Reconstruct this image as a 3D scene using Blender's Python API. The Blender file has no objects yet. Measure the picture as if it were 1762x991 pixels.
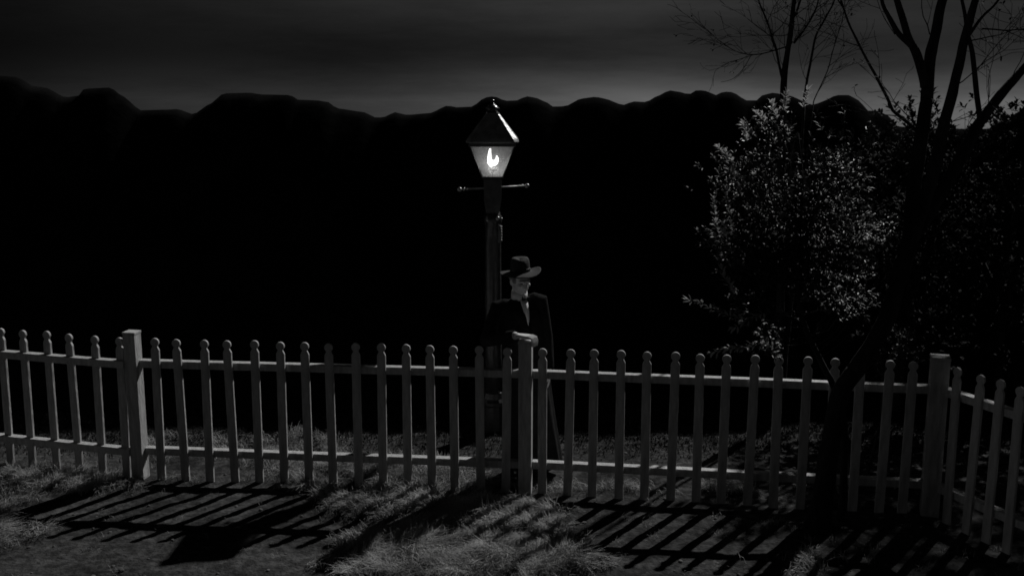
import bpy, bmesh, math, random
from math import sin, cos, pi, radians, sqrt
from mathutils import Vector, Matrix, Euler, noise
random.seed(7)
D = bpy.data
C = bpy.context.scene.collection
scene = bpy.context.scene

# ------------------------------------------------------------------ camera
cam_data = D.cameras.new('camera')
cam_data.sensor_width = 36.0
cam_data.lens = 36.0 * 1850.0 / 1762.0
cam_data.clip_start = 0.1
cam_data.clip_end = 3000.0
cam = D.objects.new('camera', cam_data)
C.objects.link(cam)
cam.location = (0.0, 0.0, 3.25)
cam.rotation_euler = (radians(90.0 - 10.58), 0.0, 0.0)
scene.camera = cam

# ------------------------------------------------------------------ sun, sky, exposure
SUN_AZ, SUN_EL = radians(37.0), radians(39.7)      # azimuth measured from +Y towards +X
sun_dir = Vector((sin(SUN_AZ) * cos(SUN_EL), cos(SUN_AZ) * cos(SUN_EL), sin(SUN_EL)))
sd = D.lights.new('moon_sun', 'SUN')
sd.energy = 5.0
sd.angle = radians(0.6)
sd.color = (1.0, 0.995, 0.985)
so = D.objects.new('moon_sun', sd)
C.objects.link(so)
so.rotation_euler = (-sun_dir).to_track_quat('-Z', 'Y').to_euler()
so.location = (6, 8, 12)

scene.view_settings.view_transform = 'Standard'
scene.view_settings.look = 'None'
scene.view_settings.gamma = 1.0
scene.view_settings.use_curve_mapping = False
scene.view_settings.exposure = -1.0
scene.cycles.pixel_filter_type = 'BLACKMAN_HARRIS'
scene.cycles.filter_width = 1.7
scene.cycles.use_denoising = True
scene.cycles.max_bounces = 6
scene.cycles.transparent_max_bounces = 12

world = D.worlds.new('World')
scene.world = world
world.use_nodes = True
wn, wl = world.node_tree.nodes, world.node_tree.links
wn.clear()
def wnode(t, **k):
    n = wn.new(t)
    for a, b in k.items():
        setattr(n, a, b)
    return n
def setin(n, i, v):
    if hasattr(v, 'is_linked') or hasattr(v, 'links'):
        n.id_data.links.new(v, n.inputs[i])
    else:
        n.inputs[i].default_value = v
def wm(op, a, b=0.0, c=0.0, clamp=False):
    n = wnode('ShaderNodeMath', operation=op, use_clamp=clamp)
    setin(n, 0, a); setin(n, 1, b)
    if op in ('MULTIPLY_ADD', 'SMOOTH_MIN'):
        setin(n, 2, c)
    return n.outputs[0]
def wmap(v, a, b, c, d, smooth=True):
    n = wnode('ShaderNodeMapRange')
    n.interpolation_type = 'SMOOTHSTEP' if smooth else 'LINEAR'
    setin(n, 0, v); setin(n, 1, a); setin(n, 2, b); setin(n, 3, c); setin(n, 4, d)
    return n.outputs[0]
wout = wnode('ShaderNodeOutputWorld')
bg = wnode('ShaderNodeBackground')
sky = wnode('ShaderNodeTexSky')
sky.sky_type = 'NISHITA'
sky.sun_disc = False
sky.sun_elevation = SUN_EL
sky.sun_rotation = SUN_AZ
bw = wnode('ShaderNodeRGBToBW')
wl.new(sky.outputs[0], bw.inputs[0])
tc = wnode('ShaderNodeTexCoord')
sep = wnode('ShaderNodeSeparateXYZ')
wl.new(tc.outputs['Generated'], sep.inputs[0])
X, Y, Z = sep.outputs
mp = wnode('ShaderNodeMapping')
wl.new(tc.outputs['Generated'], mp.inputs[0])
mp.inputs['Scale'].default_value = (2.2, 2.2, 15.0)
nz = wnode('ShaderNodeTexNoise')
nz.inputs['Scale'].default_value = 1.3
nz.inputs['Detail'].default_value = 9.0
nz.inputs['Roughness'].default_value = 0.66
wl.new(mp.outputs[0], nz.inputs['Vector'])
cloud = wmap(nz.outputs[0], 0.32, 0.68, 0.74, 1.26)
side = wm('ADD', wmap(X, -0.2, 0.1, 0.10, 0.85), wmap(X, -0.46, -0.30, 0.0, 0.16))
glow = wm('MULTIPLY', wm('EXPONENT', wm('MULTIPLY', wm('MAXIMUM', wm('ADD', Z, 0.012), 0.0), -46.0)), wm('MULTIPLY', side, 0.19))
top = wm('MULTIPLY', wm('MULTIPLY', wmap(Z, 0.022, 0.09, 0.0, 1.0), wmap(Z, 0.12, 0.4, 1.0, 0.08)), wm('ADD', wmap(X, -0.5, -0.2, 0.007, 0.020), wmap(X, -0.25, 0.08, 0.0, 0.026)))
base = wmap(X, -0.48, 0.0, 0.002, 0.010)
bands = wm('MULTIPLY', wm('MULTIPLY', wm('ADD', wm('ADD', base, glow), top), cloud), wmap(Z, 0.1, 0.35, 1.0, 0.35))
nish = wm('MULTIPLY', wm('MULTIPLY', bw.outputs[0], wmap(Z, 0.0, 0.2, 0.0, 1.0)), 0.00004)
# added unseen bright sky patch low at left, lighting face, post and leaves
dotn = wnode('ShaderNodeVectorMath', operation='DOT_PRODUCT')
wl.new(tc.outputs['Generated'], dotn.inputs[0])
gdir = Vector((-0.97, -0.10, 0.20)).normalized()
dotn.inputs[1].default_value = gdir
side_fill = wm('MULTIPLY', wm('EXPONENT', wm('MULTIPLY', wm('SUBTRACT', 1.0, dotn.outputs['Value']), -70.0)), 1.1)
side_fill = wm('MULTIPLY', side_fill, wmap(nz.outputs[0], 0.3, 0.7, 0.6, 1.4))
tot = wm('ADD', wm('ADD', bands, nish), side_fill)
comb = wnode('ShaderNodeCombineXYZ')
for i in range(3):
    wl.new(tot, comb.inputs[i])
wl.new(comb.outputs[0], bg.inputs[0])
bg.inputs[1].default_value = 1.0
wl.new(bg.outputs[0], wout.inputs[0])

# ------------------------------------------------------------------ helpers
def tag(o, label=None, cat=None, group=None, kind=None):
    if label: o['label'] = label
    if cat: o['category'] = cat
    if group: o['group'] = group
    if kind: o['kind'] = kind
    return o
def empty(name, loc, rz=0.0):
    o = D.objects.new(name, None)
    o.empty_display_size = 0.1
    C.objects.link(o)
    o.location = loc
    o.rotation_euler = (0, 0, rz)
    return o
def put(name, me, mat, parent=None, smooth=False):
    o = D.objects.new(name, me)
    C.objects.link(o)
    if mat is not None and not me.materials:
        me.materials.append(mat)
    if parent is not None:
        o.parent = parent
    if smooth:
        me.polygons.foreach_set('use_smooth', [True] * len(me.polygons))
    return o
class MB:
    """collects shapes of one part"""
    def __init__(s):
        s.v = []; s.f = []
    def add(s, v, f):
        n = len(s.v)
        s.v += [tuple(p) for p in v]
        s.f += [tuple(i + n for i in q) for q in f]
    def box(s, c, size, rot=None, bev=0.0, taper=1.0):
        bm = bmesh.new()
        bmesh.ops.create_cube(bm, size=1.0)
        for v in bm.verts:
            k = taper if v.co.z > 0 else 1.0
            v.co = Vector((v.co.x * size[0] * k, v.co.y * size[1] * k, v.co.z * size[2]))
        if bev > 0:
            bmesh.ops.bevel(bm, geom=bm.edges[:], offset=bev, segments=2, affect='EDGES', profile=0.6)
        M = Matrix.Translation(c) @ (rot.to_4x4() if rot else Matrix.Identity(4))
        bm.verts.index_update()
        s.add([M @ v.co for v in bm.verts], [[v.index for v in f.verts] for f in bm.faces])
        bm.free()
    def tube(s, pts, rad, n=10, caps=True, dome=False):
        pts = [Vector(p) for p in pts]
        if not hasattr(rad, '__len__'): rad = [rad] * len(pts)
        rad = list(rad)
        if dome:
            a, b = pts[0], pts[-1]
            d0 = (pts[0] - pts[1]).normalized(); d1 = (pts[-1] - pts[-2]).normalized()
            pre, post, rp, rq = [], [], [], []
            for t in (80, 55, 28):
                t_ = radians(t)
                pre.append(a + d0 * rad[0] * sin(t_)); rp.append(rad[0] * cos(t_))
            for t in (28, 55, 80):
                t_ = radians(t)
                post.append(b + d1 * rad[-1] * sin(t_)); rq.append(rad[-1] * cos(t_))
            pts = pre + pts + post; rad = rp + rad + rq
        t = (pts[1] - pts[0]).normalized()
        up = Vector((0, 0, 1)) if abs(t.z) < 0.9 else Vector((1, 0, 0))
        u = t.cross(up).normalized(); w = u.cross(t).normalized()
        vs, fs = [], []
        for i, p in enumerate(pts):
            if i == 0: d = pts[1] - pts[0]
            elif i == len(pts) - 1: d = pts[-1] - pts[-2]
            else: d = pts[i + 1] - pts[i - 1]
            d = d.normalized()
            u = (u - d * u.dot(d)).normalized(); w = d.cross(u)
            for k in range(n):
                a = 2 * pi * k / n
                vs.append(p + (u * cos(a) + w * sin(a)) * rad[i])
        for i in range(len(pts) - 1):
            for k in range(n):
                k2 = (k + 1) % n
                fs.append((i * n + k, i * n + k2, (i + 1) * n + k2, (i + 1) * n + k))
        if caps:
            fs.append(tuple(range(n))[::-1]); fs.append(tuple((len(pts) - 1) * n + k for k in range(n)))
        s.add(vs, fs)
    def ell(s, c, r, rot=None, seg=20, rings=12):
        vs, fs = [], []
        R = rot if rot else Matrix.Identity(3)
        c = Vector(c)
        vs.append(c + R @ Vector((0, 0, r[2])))
        for i in range(1, rings):
            th = pi * i / rings
            for k in range(seg):
                a = 2 * pi * k / seg
                vs.append(c + R @ Vector((r[0] * sin(th) * cos(a), r[1] * sin(th) * sin(a), r[2] * cos(th))))
        vs.append(c + R @ Vector((0, 0, -r[2])))
        for k in range(seg):
            fs.append((0, 1 + k, 1 + (k + 1) % seg))
        for i in range(rings - 2):
            for k in range(seg):
                a = 1 + i * seg + k; b = 1 + i * seg + (k + 1) % seg
                fs.append((a, a + seg, b + seg, b))
        L = len(vs) - 1; o = 1 + (rings - 2) * seg
        for k in range(seg):
            fs.append((L, o + (k + 1) % seg, o + k))
        s.add(vs, fs)
    def loft(s, rings, caps=True):
        n = len(rings[0]); vs = [p for r in rings for p in r]; fs = []
        for i in range(len(rings) - 1):
            for k in range(n):
                k2 = (k + 1) % n
                fs.append((i * n + k, i * n + k2, (i + 1) * n + k2, (i + 1) * n + k))
        if caps:
            fs.append(tuple(range(n))[::-1]); fs.append(tuple((len(rings) - 1) * n + k for k in range(n)))
        s.add(vs, fs)
    def lathe(s, prof, c=(0, 0, 0), n=24):
        rings = [[(c[0] + r * cos(2 * pi * k / n), c[1] + r * sin(2 * pi * k / n), c[2] + z) for k in range(n)] for r, z in prof]
        s.loft(rings)
    def extrude(s, outline, y0, y1):
        """outline in x,z made solid between y0 and y1"""
        n = len(outline)
        vs = [(x, y0, z) for x, z in outline] + [(x, y1, z) for x, z in outline]
        fs = [tuple(range(n)), tuple(range(n, 2 * n))[::-1]]
        for k in range(n):
            k2 = (k + 1) % n
            fs.append((k, k + n, k2 + n, k2))
        s.add(vs, fs)
    def mesh(s, name):
        me = D.meshes.new(name)
        me.from_pydata(s.v, [], s.f)
        me.update()
        bm = bmesh.new(); bm.from_mesh(me)
        bmesh.ops.recalc_face_normals(bm, faces=bm.faces[:])
        bm.to_mesh(me); bm.free()
        return me
    def build(s, name, mat, parent=None, smooth=False):
        return put(name, s.mesh(name), mat, parent, smooth)
def remeshed(mb, name, voxel, mat, parent, smooth_it=2):
    """unions the collected shells into one continuous skin"""
    me = mb.mesh(name)
    o = D.objects.new('tmp', me)
    C.objects.link(o)
    m = o.modifiers.new('r', 'REMESH'); m.mode = 'VOXEL'; m.voxel_size = voxel
    if smooth_it:
        k = o.modifiers.new('s', 'SMOOTH'); k.factor = 0.5; k.iterations = smooth_it
    dg = bpy.context.evaluated_depsgraph_get()
    me2 = D.meshes.new_from_object(o.evaluated_get(dg))
    D.objects.remove(o)
    me2.name = name
    me2.materials.clear()
    return put(name, me2, mat, parent, True)

# ------------------------------------------------------------------ materials
def mat(name, col, rough=0.7, spec=0.5, var=0.25, scale=6.0, bump=0.0, bscale=40.0, metal=0.0, stretch=(1, 1, 1), coord='Object', detail=6.0, lo=0.35, hi=0.65, trans=0.0):
    m = D.materials.new(name)
    m.use_nodes = True
    n, l = m.node_tree.nodes, m.node_tree.links
    b = n['Principled BSDF']
    b.inputs['Roughness'].default_value = rough
    b.inputs['Metallic'].default_value = metal
    b.inputs['Specular IOR Level'].default_value = spec
    t = n.new('ShaderNodeTexCoord')
    mpn = n.new('ShaderNodeMapping'); mpn.inputs['Scale'].default_value = stretch
    l.new(t.outputs[coord], mpn.inputs[0])
    z = n.new('ShaderNodeTexNoise'); z.inputs['Scale'].default_value = scale; z.inputs['Detail'].default_value = detail
    z.inputs['Roughness'].default_value = 0.62
    l.new(mpn.outputs[0], z.inputs['Vector'])
    r = n.new('ShaderNodeMapRange'); r.inputs[1].default_value = lo; r.inputs[2].default_value = hi
    r.inputs[3].default_value = col * (1 - var); r.inputs[4].default_value = col * (1 + var)
    l.new(z.outputs[0], r.inputs[0])
    c = n.new('ShaderNodeCombineColor')
    for i in range(3): l.new(r.outputs[0], c.inputs[i])
    l.new(c.outputs[0], b.inputs['Base Color'])
    if bump > 0:
        z2 = n.new('ShaderNodeTexNoise'); z2.inputs['Scale'].default_value = bscale; z2.inputs['Detail'].default_value = 5.0
        l.new(mpn.outputs[0], z2.inputs['Vector'])
        bp = n.new('ShaderNodeBump'); bp.inputs['Strength'].default_value = bump; bp.inputs['Distance'].default_value = 0.016
        l.new(z2.outputs[0], bp.inputs['Height']); l.new(bp.outputs[0], b.inputs['Normal'])
    if trans > 0:
        o = n['Material Output']
        tr = n.new('ShaderNodeBsdfTranslucent'); l.new(c.outputs[0], tr.inputs[0])
        mx = n.new('ShaderNodeMixShader'); mx.inputs[0].default_value = trans
        l.new(b.outputs[0], mx.inputs[1]); l.new(tr.outputs[0], mx.inputs[2]); l.new(mx.outputs[0], o.inputs[0])
    return m
M = {}
M['paint'] = mat('weathered_white_paint', 0.46, 0.62, 0.4, 0.24, 9.0, 0.5, 30.0, stretch=(3, 3, 0.5))
M['dirt'] = mat('bare_earth', 0.056, 1.0, 0.0, 0.42, 1.6, 1.0, 38.0, coord='Object', detail=9.0)
M['pebble'] = mat('pebble_stone', 0.11, 0.9, 0.2, 0.6, 9.0, 0.3, 30.0)
M['grass'] = mat('dry_grass', 0.33, 0.7, 0.3, 0.6, 3.0, 0.0, detail=8.0, trans=0.2)
M['falloff_weed'] = mat('falloff_weeds', 0.016, 1.0, 0.0, 0.5, 3.0)  # near-black blades that imitate light falling off behind the fence
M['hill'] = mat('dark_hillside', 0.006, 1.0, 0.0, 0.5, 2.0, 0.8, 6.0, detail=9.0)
M['iron'] = mat('black_painted_iron', 0.045, 0.26, 0.8, 0.3, 12.0, 0.3, 30.0)
M['iron_roof'] = mat('worn_tin_roof', 0.2, 0.38, 0.8, 0.35, 14.0, 0.3, 25.0)
M['brass'] = mat('polished_knob', 0.45, 0.22, 0.8, 0.2, 12.0, metal=0.6)
M['bark'] = mat('dark_bark', 0.025, 0.95, 0.1, 0.5, 14.0, 0.9, 30.0, stretch=(1, 1, 0.3))
M['leaf'] = mat('glossy_leaf', 0.028, 0.5, 0.3, 0.8, 5.0, trans=0.1)
M['lit_side_leaf'] = mat('pale_lit_side_leaf', 0.36, 0.4, 0.6, 0.5, 9.0, trans=0.5)  # leaf colour paled to imitate light on the crown's left side
M['leaf_dark'] = mat('matt_dark_leaf', 0.02, 0.8, 0.08, 0.6, 5.0, trans=0.1)
M['dead_leaf'] = mat('dead_leaf', 0.03, 0.8, 0.2, 0.3, 7.0)
M['skin'] = mat('skin', 0.72, 0.5, 0.45, 0.14, 22.0, 0.15, 120.0)
M['coat'] = mat('black_wool', 0.018, 0.95, 0.06, 0.3, 18.0, 0.5, 90.0)
M['trouser'] = mat('dark_trouser_cloth', 0.012, 0.9, 0.2, 0.3, 18.0, 0.3, 90.0)
M['felt'] = mat('dark_felt', 0.04, 0.85, 0.3, 0.25, 16.0, 0.3, 120.0)
M['ribbon'] = mat('black_ribbon', 0.008, 0.5, 0.4, 0.2, 30.0)
M['linen'] = mat('white_linen', 0.8, 0.7, 0.3, 0.05, 20.0)
M['hair'] = mat('grey_hair', 0.25, 0.6, 0.4, 0.35, 60.0, 0.6, 150.0)
M['leather'] = mat('black_leather', 0.015, 0.35, 0.5, 0.3, 20.0)
M['eye'] = mat('eye', 0.25, 0.2, 0.6, 0.05, 10.0)

# ground: earth tone varied at random, with grit
def ground_material():
    m = M['dirt']; n, l = m.node_tree.nodes, m.node_tree.links
    b = n['Principled BSDF']
    t = n['Texture Coordinate']
    # small bright grit
    v = n.new('ShaderNodeTexVoronoi'); v.inputs['Scale'].default_value = 55.0
    l.new(t.outputs['Object'], v.inputs['Vector'])
    r = n.new('ShaderNodeMapRange'); r.inputs[1].default_value = 0.0; r.inputs[2].default_value = 0.22
    r.inputs[3].default_value = 0.9; r.inputs[4].default_value = 0.0
    l.new(v.outputs['Distance'], r.inputs[0])
    z = n.new('ShaderNodeTexNoise'); z.inputs['Scale'].default_value = 14.0; z.inputs['Detail'].default_value = 8.0
    l.new(t.outputs['Object'], z.inputs['Vector'])
    r2 = n.new('ShaderNodeMapRange'); r2.inputs[1].default_value = 0.42; r2.inputs[2].default_value = 0.62
    r2.inputs[3].default_value = 0.62; r2.inputs[4].default_value = 1.25
    l.new(z.outputs[0], r2.inputs[0])
    old = b.inputs['Base Color'].links[0].from_socket
    sc = n.new('ShaderNodeVectorMath'); sc.operation = 'SCALE'
    l.new(old, sc.inputs[0]); l.new(r2.outputs[0], sc.inputs['Scale'])
    g = n.new('ShaderNodeMath'); g.operation = 'MULTIPLY'; g.inputs[1].default_value = 0.08
    z3 = n.new('ShaderNodeTexNoise'); z3.inputs['Scale'].default_value = 5.0
    l.new(t.outputs['Object'], z3.inputs['Vector'])
    r3 = n.new('ShaderNodeMapRange'); r3.inputs[1].default_value = 0.5; r3.inputs[2].default_value = 0.65
    l.new(z3.outputs[0], r3.inputs[0])
    g2 = n.new('ShaderNodeMath'); g2.operation = 'MULTIPLY'
    l.new(r.outputs[0], g2.inputs[0]); l.new(r3.outputs[0], g2.inputs[1]); l.new(g2.outputs[0], g.inputs[0])
    cc = n.new('ShaderNodeCombineXYZ')
    for i in range(3): l.new(g.outputs[0], cc.inputs[i])
    ad = n.new('ShaderNodeVectorMath'); ad.operation = 'ADD'
    l.new(sc.outputs[0], ad.inputs[0]); l.new(cc.outputs[0], ad.inputs[1])
    l.new(ad.outputs[0], b.inputs['Base Color'])
ground_material()

# ------------------------------------------------------------------ ground
def grassy(x, y):
    """where the tufts grow, 0..1"""
    def blob(cx, cy, rx, ry, s=1.0):
        return s * max(0.0, 1.0 - ((x - cx) / rx) ** 2 - ((y - cy) / ry) ** 2)
    g = max(blob(-0.35, 7.15, 1.15, 0.62, 1.4), blob(-0.12, 7.75, 0.72, 0.5, 1.3), blob(-1.05, 8.1, 0.62, 0.45, 1.0),
            blob(-4.15, 7.6, 0.75, 0.9, 0.8), blob(-4.2, 8.5, 1.6, 0.35, 0.9), blob(-1.2, 8.75, 1.3, 0.5, 0.8),
            blob(1.9, 7.0, 0.45, 0.25, 0.4), blob(-2.4, 9.4, 1.2, 0.5, 0.35), blob(0.9, 8.35, 2.6, 0.14, 0.5))
    n = noise.noise(Vector((x * 2.6, y * 2.6, 3.0))) * 0.9 + noise.noise(Vector((x * 7, y * 7, 9.0))) * 0.6
    return max(0.0, min(1.0, g + (n * 0.8 if g > 0.02 else 0.0)))
def fall(x, y):
    """the site is a low plateau: beyond the hills the land drops away"""
    return -0.22 * max(0.0, abs(x) - 46.0, y - 26.0, -30.0 - y)
def gz(x, y):
    near = max(0.0, 1.0 - max(abs(x) - 8.0, abs(y - 9.0) - 6.0, 0.0) / 3.0)
    if near <= 0: return fall(x, y)
    v = Vector((x, y, 0.0))
    h = 0.016 * noise.noise(v * 1.3) + 0.010 * noise.noise(v * 4.2) + 0.006 * noise.noise(v * 11.0) + 0.0035 * noise.noise(v * 27.0)
    h += 0.03 * min(1.0, grassy(x, y)) * (0.6 + 0.6 * noise.noise(v * 6.0))
    return h * near
def axis(segs):
    out = []
    for a, b, st in segs:
        k = max(1, int(round((b - a) / st)))
        out += [a + (b - a) * i / k for i in range(k)]
    out.append(segs[-1][1])
    return out
xs = axis([(-1500, -100, 350), (-100, -46, 18), (-46, -20, 13), (-20, -6, 1.0), (-6, 6, 0.032), (6, 20, 1.0), (20, 46, 13), (46, 100, 18), (100, 1500, 350)])
ys = axis([(-1500, -100, 350), (-100, -30, 14), (-30, -10, 10), (-10, 5, 1.0), (5, 11.5, 0.03), (11.5, 16, 0.15), (16, 26, 5), (26, 100, 12), (100, 1500, 350)])
gv = [(x, y, gz(x, y)) for y in ys for x in xs]
nx = len(xs)
gf = [(j * nx + i, j * nx + i + 1, (j + 1) * nx + i + 1, (j + 1) * nx + i) for j in range(len(ys) - 1) for i in range(nx - 1)]
me = D.meshes.new('ground'); me.from_pydata(gv, [], gf); me.update()
g = put('ground', me, M['dirt'], None, True)
tag(g, kind='structure')

# ------------------------------------------------------------------ hills
prof = [(-6.004, 12.850, 3.377),(-5.801, 12.850, 3.364),(-5.749, 12.850, 3.337),(-5.626, 12.850, 3.257),(-5.483, 12.850, 3.243),(-5.253, 12.850, 3.129),(-5.101, 12.850, 3.149),(-5.027, 12.850, 3.230),(-4.719, 12.850, 3.243),(-4.588, 12.850, 3.149),(-4.380, 12.850, 2.980),(-4.051, 12.850, 2.987),(-3.947, 12.850, 2.994),(-3.759, 12.850, 2.933),(-3.568, 12.850, 3.048),(-3.390, 12.850, 3.176),(-3.082, 12.850, 3.183),(-2.947, 12.850, 3.163),(-2.605, 12.850, 3.156),(-2.525, 12.850, 3.102),(-2.299, 12.850, 3.095),(-2.163, 12.850, 3.075),(-2.063, 12.850, 3.001),(-1.755, 12.850, 2.960),(-1.599, 12.850, 2.892),(-1.482, 12.850, 2.906),(-1.399, 12.850, 2.960),(-1.242, 12.850, 2.926),(-0.967, 12.850, 2.947),(-0.760, 12.850, 3.035),(-0.658, 12.850, 3.014),(-0.473, 12.850, 3.021),(-0.315, 12.850, 3.129),(-0.212, 12.850, 3.142),(-0.075, 12.850, 3.089),(0.062, 12.850, 3.095),(0.164, 12.850, 3.142),(0.267, 12.850, 3.129),(0.390, 12.850, 3.082),(0.486, 12.850, 3.021),(0.630, 12.850, 3.028),(0.814, 12.850, 3.116),(0.985, 12.850, 3.136),(1.088, 12.850, 3.116),(1.308, 12.850, 3.041),(1.431, 12.850, 3.082),(1.581, 12.850, 3.075),(1.703, 12.850, 3.142),(1.851, 12.850, 3.210),(1.989, 12.850, 3.190),(2.078, 12.850, 3.163),(2.179, 12.850, 3.216),(2.282, 12.850, 3.203),(2.400, 12.850, 3.156),(2.487, 12.850, 3.196),(2.604, 12.850, 3.190),(2.695, 12.850, 3.129),(2.744, 12.850, 3.095),(2.888, 12.850, 3.095),(2.947, 12.850, 3.156),(3.069, 12.850, 3.183),(3.241, 12.850, 3.156),(3.554, 12.850, 3.041),(3.655, 12.850, 3.082),(3.822, 12.850, 3.156),(3.959, 12.850, 3.156),(4.100, 12.850, 3.089),(4.189, 12.850, 2.974),(4.312, 12.850, 2.974),(4.453, 12.850, 2.913),(4.564, 12.850, 2.791),(4.944, 12.850, 2.763),(5.632, 12.850, 2.763),(5.828, 12.850, 2.879),(6.038, 12.850, 2.994)]
px_ = [p[0] for p in prof]; pz_ = [p[2] for p in prof]
def ridge(x):
    if x < px_[0]:
        return pz_[0] + 0.25 * min(1, (px_[0] - x) / 2) + 0.25 * noise.noise(Vector((x * 0.6, 0, 5)))*min(1, (px_[0] - x))
    if x > px_[-1]:
        return pz_[-1] + 0.5 * min(1, (x - px_[-1]) / 2) + 0.25 * noise.noise(Vector((x * 0.6, 0, 5)))*min(1, (x - px_[-1]))
    for i in range(len(px_) - 1):
        if px_[i] <= x <= px_[i + 1]:
            t = (x - px_[i]) / (px_[i + 1] - px_[i]); t = t * t * (3 - 2 * t) * 0.5 + t * 0.5
            return pz_[i] * (1 - t) + pz_[i + 1] * t
hx = axis([(-45, -9, 0.3), (-9, 9, 0.06), (9, 45, 0.3)])
# profile across the ridge: distance from the crest and share of its height
cross = [(-2.35, -0.02), (-2.1, 0.06), (-1.85, 0.17), (-1.6, 0.29), (-1.35, 0.41), (-1.1, 0.53), (-0.85, 0.65), (-0.6, 0.77), (-0.4, 0.865), (-0.24, 0.93), (-0.12, 0.975), (0.0, 1.0), (0.12, 0.955), (0.3, 0.89), (0.8, 0.78), (1.8, 0.7), (3.5, 0.6), (6, 0.42), (9, 0.2), (12, -0.02)]
hv, hf = [], []
for x in hx:
    R_ = ridge(x)
    for d, k in cross:
        w = min(1.0, abs(d) / 0.6)
        n1 = noise.fractal(Vector((x * 0.9, d * 1.2, 1.0)), 0.9, 2.0, 4) * w
        hv.append((x, 12.85 + d + 0.16 * n1, R_ * k + (0.10 * n1 if 0 < k < 1 else 0.0)))
m_ = len(cross)
hf = [(i * m_ + j, (i + 1) * m_ + j, (i + 1) * m_ + j + 1, i * m_ + j + 1) for i in range(len(hx) - 1) for j in range(m_ - 1)]
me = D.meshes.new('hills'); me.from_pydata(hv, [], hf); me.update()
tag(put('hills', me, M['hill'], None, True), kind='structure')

# ------------------------------------------------------------------ picket fence
P1 = Vector((-3.144, 8.666, 0)); P2 = Vector((0.109, 8.333, 0)); PC = Vector((3.23, 7.87, 0))
PL = P1 + Vector((-0.9598, 0.2806, 0)) * 3.25
PR = PC + Vector((0.41, -0.912, 0)).normalized() * 3.1
fence = empty('picket_fence', P2)
tag(fence, 'white picket fence with round topped pickets, turning a corner by the bare tree', 'fence')
def picket_mesh():
    w, r = 0.035, 0.035
    o = [(-w, -0.05), (w, -0.05), (w, 1.118), (w - 0.004, 1.128), (0.021, 1.146), (0.020, 1.152)]
    for k in range(0, 17):
        a = radians(-50 + (280) * k / 16)
        o.append((r * cos(a), 1.184 + r * sin(a)))
    o += [(-0.020, 1.152), (-0.021, 1.146), (-w + 0.004, 1.128), (-w, 1.118)]
    mb = MB(); mb.extrude(o, -0.011, 0.011)
    me = mb.mesh('picket')
    bm = bmesh.new(); bm.from_mesh(me)
    big = [e for e in bm.edges if len(e.link_faces) == 2 and any(len(f.verts) > 8 for f in e.link_faces)]
    bmesh.ops.bevel(bm, geom=big, offset=0.0022, segments=2, affect='EDGES', profile=0.6)
    bm.to_mesh(me); bm.free()
    return me
pk_me = picket_mesh(); pk_me.materials.append(M['paint'])
def add_pickets(A, B, dists, off=-0.022):
    d = (B - A).normalized(); rz = math.atan2(d.y, d.x)
    nrm = Vector((-d.y, d.x, 0))
    for s in dists:
        o = D.objects.new('picket', pk_me); C.objects.link(o); o.parent = fence
        p = A + d * (s + random.uniform(-0.004, 0.004)) + nrm * off - P2
        o.location = (p.x, p.y, random.uniform(-0.008, 0.006))
        o.rotation_euler = (radians(random.uniform(-0.5, 0.5)), radians(random.uniform(-0.7, 0.7)), rz + radians(random.uniform(-2, 2)))
def add_rails(A, B, ext=0.0):
    d = (B - A).normalized(); rz = math.atan2(d.y, d.x); nrm = Vector((-d.y, d.x, 0))
    L = (B - A).length - 0.108
    for zt in (1.022, 0.262):
        mb = MB(); mb.box((0, 0, 0), (L, 0.075, 0.06), bev=0.004)
        # slight sag so the timber is not a ruler line
        mb2 = MB()
        n = 14; rings = []
        for i in range(n + 1):
            x = -L / 2 + L * i / n
            sg = 0.006 * noise.noise(Vector((x * 0.8, zt * 9, A.x)))
            b = 0.004
            rings.append([(x, -0.0375 + b, sg - 0.03), (x, 0.0375 - b, sg - 0.03), (x, 0.0375, sg - 0.03 + b), (x, 0.0375, sg + 0.03 - b),
                          (x, 0.0375 - b, sg + 0.03), (x, -0.0375 + b, sg + 0.03), (x, -0.0375, sg + 0.03 - b), (x, -0.0375, sg - 0.03 + b)])
        mb2.loft(rings)
        o = mb2.build('rail', M['paint'], fence)
        p = (A + B) / 2 + nrm * 0.0285 - P2
        o.location = (p.x, p.y, zt - 0.03); o.rotation_euler = (0, 0, rz)
def add_post(P, rz, w=0.105, h=1.245):
    o = MB(); o.box((0, 0, h / 2 - 0.04), (w, w, h + 0.08), bev=0.004)
    po = o.build('post', M['paint'], fence)
    q = P - P2
    po.location = q; po.rotation_euler = (0, 0, rz)
    c = MB(); c.box((0, 0, h + 0.013), (w + 0.007, w + 0.007, 0.022), bev=0.004)
    c.build('cap', M['paint'], po)
rz2 = math.atan2((P2 - P1).y, (P2 - P1).x); rz3 = math.atan2((PC - P2).y, (PC - P2).x)
add_post(PL, radians(-16)); add_post(P1, rz2 - radians(5)); add_post(P2, (rz2 + rz3) / 2); add_post(PC, rz3 - radians(6), 0.13, 1.235); add_post(PR, math.atan2((PR - PC).y, (PR - PC).x))
add_rails(P1, PL); add_rails(P1, P2); add_rails(P2, PC); add_rails(PC, PR)
add_pickets(P1, PL, [0.122, 0.361, 0.595, 0.83, 1.075, 1.31, 1.54, 1.77, 2.0, 2.23, 2.46, 2.7, 2.93, 3.13], off=0.022)
add_pickets(P1, P2, [0.196, 0.405, 0.618, 0.835, 1.042, 1.257, 1.471, 1.674, 1.886, 2.097, 2.302, 2.506, 2.696, 2.903, 3.113])
add_pickets(P2, PC, [0.142, 0.346, 0.549, 0.759, 0.964, 1.171, 1.373, 1.573, 1.776, 1.978, 2.178, 2.381, 2.579, 2.775, 2.952])
add_pickets(PC, PR, [0.2 + 0.185 * i for i in range(16)])
for o in list(fence.children):
    pass

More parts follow.
